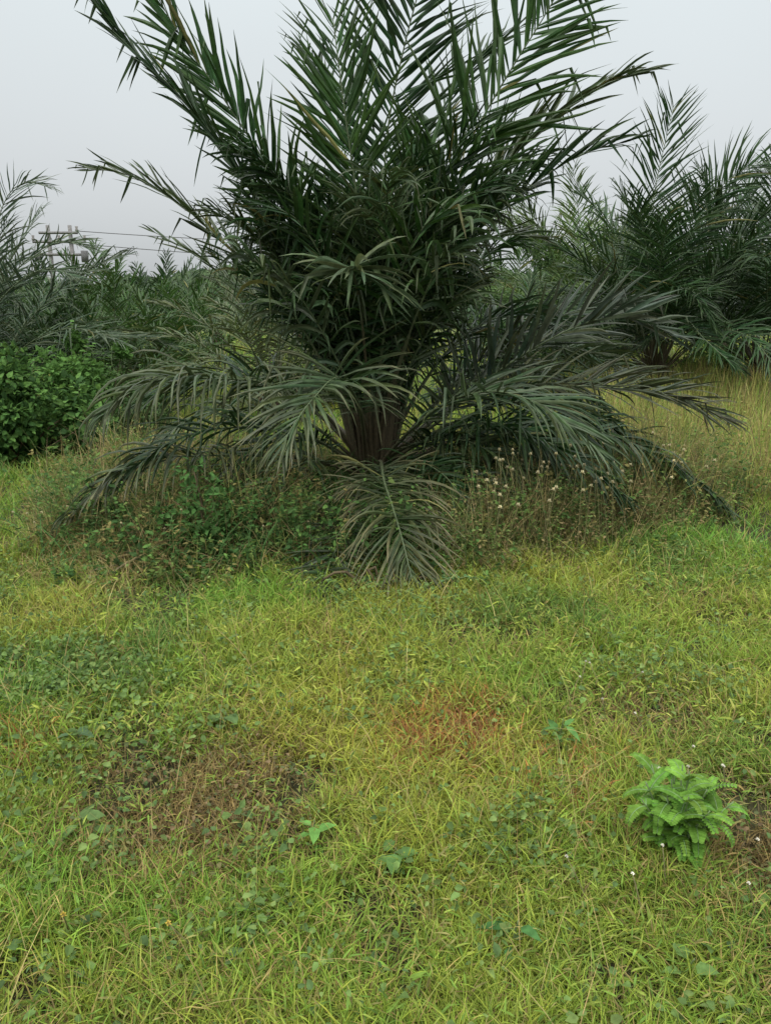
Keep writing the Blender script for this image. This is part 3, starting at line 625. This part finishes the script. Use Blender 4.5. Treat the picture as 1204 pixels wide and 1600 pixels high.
gi = np.arange(HX.size).reshape(HX.shape); F = np.stack([gi[:-1, :-1], gi[:-1, 1:], gi[1:, 1:], gi[1:, :-1]], -1).reshape(-1, 4)
mb.add(np.stack([HX, 60 + HY * 14, HZ], -1).reshape(-1, 3), [F], (.03, .05, .02))
HB = np.stack([HX[::-1], 74 + HY * 20, HZ[::-1]], -1)
mb.add(HB.reshape(-1, 3), [F], (.03, .05, .02))
hill = mb.build('hill', M_GROUND, smooth=True); tag(hill, 'low earth rise under the far wood', 'hill', kind='structure')

# ------------------------------------------------------------------ utility pole and its wires
PY = 46.0
pl = empty('utility_pole', tuple(gnd(107, 520) * 0 + np.array([at(107, 500, PY)[0], PY, 0])))
tag(pl, 'twin-post utility pole with crossarms showing between the left palms', 'utility pole')
top = at(105, 352, PY)[2]; dxp = .62
for s in (-1, 1):
    mb = MB(); tube(mb, np.array([[s * dxp, 0, -.2], [s * dxp, 0, top]]), [.15, .11], (.17, .165, .16), 10); mb.build('post', M_WOOD, pl, smooth=True)
for zz_, hw in ((at(0, 378, PY)[2], 1.5), (at(0, 398, PY)[2], 1.5), (at(0, 364, PY)[2], 1.1)):
    mb = MB(); tube(mb, np.array([[-hw, -.14, zz_], [hw, -.14, zz_]]), .075, (.15, .148, .145), 4); mb.build('crossarm', M_WOOD, pl)
for x_, zz_ in ((-1.45, at(0, 378, PY)[2]), (1.45, at(0, 378, PY)[2]), (0, at(0, 378, PY)[2]), (1.05, at(0, 364, PY)[2])):
    mb = MB(); tube(mb, np.array([[x_, -.14, zz_ + .05], [x_, -.14, zz_ + .14], [x_, -.14, zz_ + .2], [x_, -.14, zz_ + .34]]), [.04, .11, .06, .09], (.2, .19, .18), 8); mb.build('insulator', M_WOOD, pl, smooth=True)
for x_ in (-1.3, 1.35):
    mb = MB(); tube(mb, np.array([[x_, -.1, at(0, 410, PY)[2]], [x_, -.1, at(0, 392, PY)[2]]]), .2, (.11, .11, .11), 10); mb.build('transformer', M_WOOD, pl, smooth=True)
def wire(label, pts, r0):
    mb = MB(); a, b = np.array(pts[0]), np.array(pts[1]); t = np.linspace(0, 1, 30)[:, None]
    P = a + (b - a) * t; P[:, 2] -= 1.0 * (4 * t * (1 - t))[:, 0]
    tube(mb, P, r0, (.09, .09, .095), 4); o = mb.build('power_line', M_WOOD); tag(o, label, 'power line')
x0 = at(107, 500, PY)[0]
e1 = at(330, 363, PY + 5); e2 = at(330, 392, PY + 5)
def span(z0, slope, lab):
    a = np.array([x0 + 1.05, PY, z0]); b = np.array([x0 + 48, PY + 14, z0 + slope])
    wire(lab, (a, b), .02)
span(at(0, 361, PY)[2], 1.6, 'upper of two thin wires running right from the utility pole')
span(at(0, 381, PY)[2], .6, 'lower of two thin wires running right from the utility pole')

# ------------------------------------------------------------------ feathery seedling in the right foreground
def pinnate(mb, mr, base_, az, el, Lg, nl, ls, lw, col, bend=.9):
    P, _ = arc_curve(base_, az, el, Lg, bend, 12, 1.2); tube(mr, P, np.linspace(.0022, .0009, 12), (.13, .22, .08), 4)
    t = np.repeat(np.linspace(.12, .98, nl), 2); sg = np.tile([1, -1], nl); u = np.linspace(0, 1, 12)
    B = np.stack([np.interp(t, u, P[:, k]) for k in range(3)], 1); Tn = nrm(np.gradient(P, axis=0)); T = np.stack([np.interp(t, u, Tn[:, k]) for k in range(3)], 1)
    S = nrm(np.cross(T, [0, 0, 1.])); Nn = nrm(np.cross(S, T))
    D = T * .35 + S * sg[:, None] + Nn * .1; ll = ls * np.interp(t, [0, .5, 1], [.75, 1, .6])
    leaves(mb, B, D, Nn + rng.normal(0, .12, B.shape), ll, lw, np.array(col) * rng.uniform(.8, 1.2, (len(t), 1)), .12, .12, shape=(.6, .95, .9))
def feathery(px, py, Hh_, wd, n, label, col, ls=.034, seed=3, group=None):
    p = gnd(px, py); rr = random.Random(seed); root = empty('feathery_seedling', (float(p[0]), float(p[1]), float(hgt(p[0], p[1]))))
    tag(root, label, 'plant', group)
    for s in range(max(2, n // 9)):
        a = s * 2.4 + rr.uniform(-.4, .4); q = np.array([math.cos(a), math.sin(a), 0]) * wd * (.06 + .34 * (s + .5) / (n / 9)); top_ = Hh_ * rr.uniform(.7, 1.0) * (1.05 - .35 * (s / (n / 9)))
        P, _ = smooth_curve([(0, 0, -.02), q * .45 + [0, 0, top_ * .5], q + [0, 0, top_]], 10)
        mb = MB(); tube(mb, P, np.linspace(.004, .002, 10), (.12, .17, .07), 5); st = mb.build('stem', M_RACH, root, smooth=True)
        for k in range(9):
            mb = MB(); mr = MB(); b = P[int(3 + 6 * (k + 1) / 9.2)]; u_ = rr.uniform(.75, 1.15)
            pinnate(mb, mr, b, k * 2.4 + a, R(rr.uniform(-5, 75)), wd * rr.uniform(.13, .30), int(8 + 5 * u_), ls * u_, ls * .42 * u_, np.array(col) * rr.uniform(.75, 1.25) + np.array([rr.uniform(0, .03), 0, 0]), bend=rr.uniform(1.0, 2.0))
            lf = mb.build('leaf', M_LEAF, root); mr.build('leaf_stalk', M_RACH, lf, smooth=True)
feathery(1052, 1350, .31, .36, 135, 'bright green feathery-leaved seedling standing in the grass at lower right', (.120, .270, .042), .023, 4)
feathery(1015, 1200+88, .10, .12, 9, 'small feathery sprig just left of the larger feathery seedling', (.11, .24, .04), .02, 6)

# ------------------------------------------------------------------ broad-leaved plants
def broad(px, py, H, n, ls, label, col, seed=1, aspect=.6, z=0., cat='plant', name='broadleaf_weed', spreadf=1., group=None):
    p = gnd(px, py, z); r_ = np.random.default_rng(seed); root = empty(name, (float(p[0]), float(p[1]), float(hgt(p[0], p[1]))))
    tag(root, label, cat, group)
    P, _ = smooth_curve([(0, 0, -.01), (.01, .005, H * .5), (.015, -.01, H)], 8); mb = MB(); tube(mb, P, np.linspace(.004, .0018, 8), (.11, .15, .06), 5); mb.build('stem', M_RACH, root, smooth=True)
    for k in range(n):
        mb = MB(); t = .25 + .75 * k / n; b = P[int(t * 7)]; a = k * 2.4 + seed; el = r_.uniform(-.1, .7)
        D = np.array([[math.cos(a) * math.cos(el), math.sin(a) * math.cos(el), math.sin(el)]]) 
        L_ = ls * r_.uniform(.75, 1.2); leaves(mb, b[None] + D * ls * .25 * spreadf, D, np.array([[0, 0, 1.]]) + r_.normal(0, .2, (1, 3)), L_, L_ * aspect, np.array([col]) * r_.uniform(.8, 1.2), .22, .35)
        pe = b[None] + D * ls * .25 * spreadf; tube(mb, np.array([b, pe[0]]), .0015, (.1, .15, .06), 4)
        mb.build('leaf', M_LEAF, root)
    return root
broad(485, 1330, .12, 7, .055, 'light green broad-leaved seedling low in the middle foreground grass', (.12, .26, .06), 3)
broad(868, 1185, .16, 9, .06, 'soft green upright weed right of the reddish grass patch', (.09, .20, .055), 5, .4)
broad(350, 1150, .10, 6, .055, 'blue-green heart-leaved weed above the brown patch', (.12, .20, .07), 6, .85)
broad(125, 1310, .09, 6, .06, 'blue-green heart-leaved weed left of the brown patch', (.13, .21, .07), 7, .85)
broad(170, 1325, .08, 5, .055, 'small grey-green weed at the lower left of the brown patch', (.13, .20, .07), 8, .8)
broad(610, 1360, .09, 7, .05, 'bluish clover-like weed in the centre foreground', (.11, .21, .06), 9, .8)
broad(345, 1530, .07, 5, .045, 'single small rounded-leaf weed near the bottom edge', (.12, .2, .08), 10, .9)
broad(1065, 1545, .09, 5, .055, 'upright pale-green leaf pair near the bottom right', (.14, .24, .07), 11, .6)
broad(795, 1500, .12, 6, .07, 'dark green seedling low in the grass at bottom centre-right', (.06, .15, .045), 12, .35)
broad(120, 1180, .10, 6, .05, 'grey-green creeping weed by the left edge', (.10, .17, .08), 13, .8)
# vine-hung clump left of the palm foot
bush('trailing_vine', 'fresh green trailing vine clump under the left fronds', tuple(float(v) for v in (gnd(312, 905)[0], gnd(312, 905)[1] + .25, hgt(gnd(312, 905)[0], gnd(312, 905)[1]))),   .34, .2, .48, 1500, [(.06, .14, .035), (.05, .11, .03)], (.03, .055), 21, 'vine')
bush('trailing_vine', 'low green creeper in front of the weeds at centre', tuple(float(v) for v in (gnd(600, 945)[0], gnd(600, 945)[1] + .15, hgt(gnd(600, 945)[0], gnd(600, 945)[1]))), .45, .12, .12, 1200, [(.08, .16, .06), (.07, .13, .05)], (.02, .04), 22, 'vine')

# ------------------------------------------------------------------ flowering weeds
def flower(x, y, H, label, group, rr, col=(.62, .56, .36), hr=.012):
    z = float(hgt(x, y)); root = empty('flowering_weed', (x, y, z)); tag(root, label, 'wildflower', group)
    a = rr.uniform(0, 6.28); l_ = rr.uniform(.02, .12)
    P, _ = smooth_curve([(0, 0, 0), (math.cos(a) * l_ * .4, math.sin(a) * l_ * .4, H * .5), (math.cos(a) * l_, math.sin(a) * l_, H)], 7)
    mb = MB(); tube(mb, P, .0018, (.16, .15, .07), 4); mb.build('stem', M_DRY, root, smooth=True)
    mb = MB(); k = 11; i = np.arange(k); ph = i * 2.4; el = np.linspace(-.2, 1.4, k)
    D = np.stack([np.cos(ph) * np.cos(el), np.sin(ph) * np.cos(el), np.sin(el)], 1)
    leaves(mb, np.tile(P[-1], (k, 1)), D, np.array([0, 0, 1.]) + D * .1, hr * 1.5, hr * .9, np.tile(np.array(col) * rr.uniform(.7, 1.2), (k, 1)), .1, 0)
    tube(mb, np.array([P[-1] - [0, 0, hr * .7], P[-1], P[-1] + [0, 0, hr * .4]]), [hr * .3, hr * .6, hr * .25], (.20, .18, .08), 6)
    mb.build('flower_head', M_DRY, root)
rr = random.Random(5)
for k in range(85):
    px = rr.gauss(900, 110); px = min(max(px, 740), 1110); x = (px - 602) / FPX * 5.4; y = front_edge(x) + rr.uniform(.15, 1.2)
    flower(float(x), float(y), rr.uniform(.36, .60), 'thin-stalked weed with a pale seed head in the brown thicket right of the palm', 'pale seed-headed weeds right of the palm', rr)
for k in range(16):
    p = gnd(rr.uniform(30, 520), rr.uniform(860, 900)); flower(float(p[0]), float(p[1]), rr.uniform(.2, .36), 'thin-stalked weed with a pale head in the brown grass left of the palm foot', 'pale seed-headed weeds left of the palm', rr, hr=.007)
for k, (px, py) in enumerate([(905,1055),(962,1052),(948,1062),(1020,1128),(1045,1168),(1137,1205),(1140,1212),(993,1215),(1172,1218),(1045,1348),(930,1378),(1010,1390),(1172,1440),(1190,1402),(950,1100),(880,1075),(1075,1240),(1180,1290)]):
    p = gnd(px, py, .12); flower(float(p[0]), float(p[1]), .13, 'tiny white daisy-like flower in the grass of the right foreground', 'tiny white flowers in the right foreground', rr, (.62, .60, .52), .0042)
for k, (px, py, lb) in enumerate([(103,1411,'tiny yellow flower at the left of the foreground grass'),(316,1448,'tiny yellow flower in the grass below the brown patch'),(425,882,'tiny orange flower in the weeds left of the drooping centre frond')]):
    p = gnd(px, py, .12); flower(float(p[0]), float(p[1]), .13, lb, None, rr, (.6, .45, .08), .006)
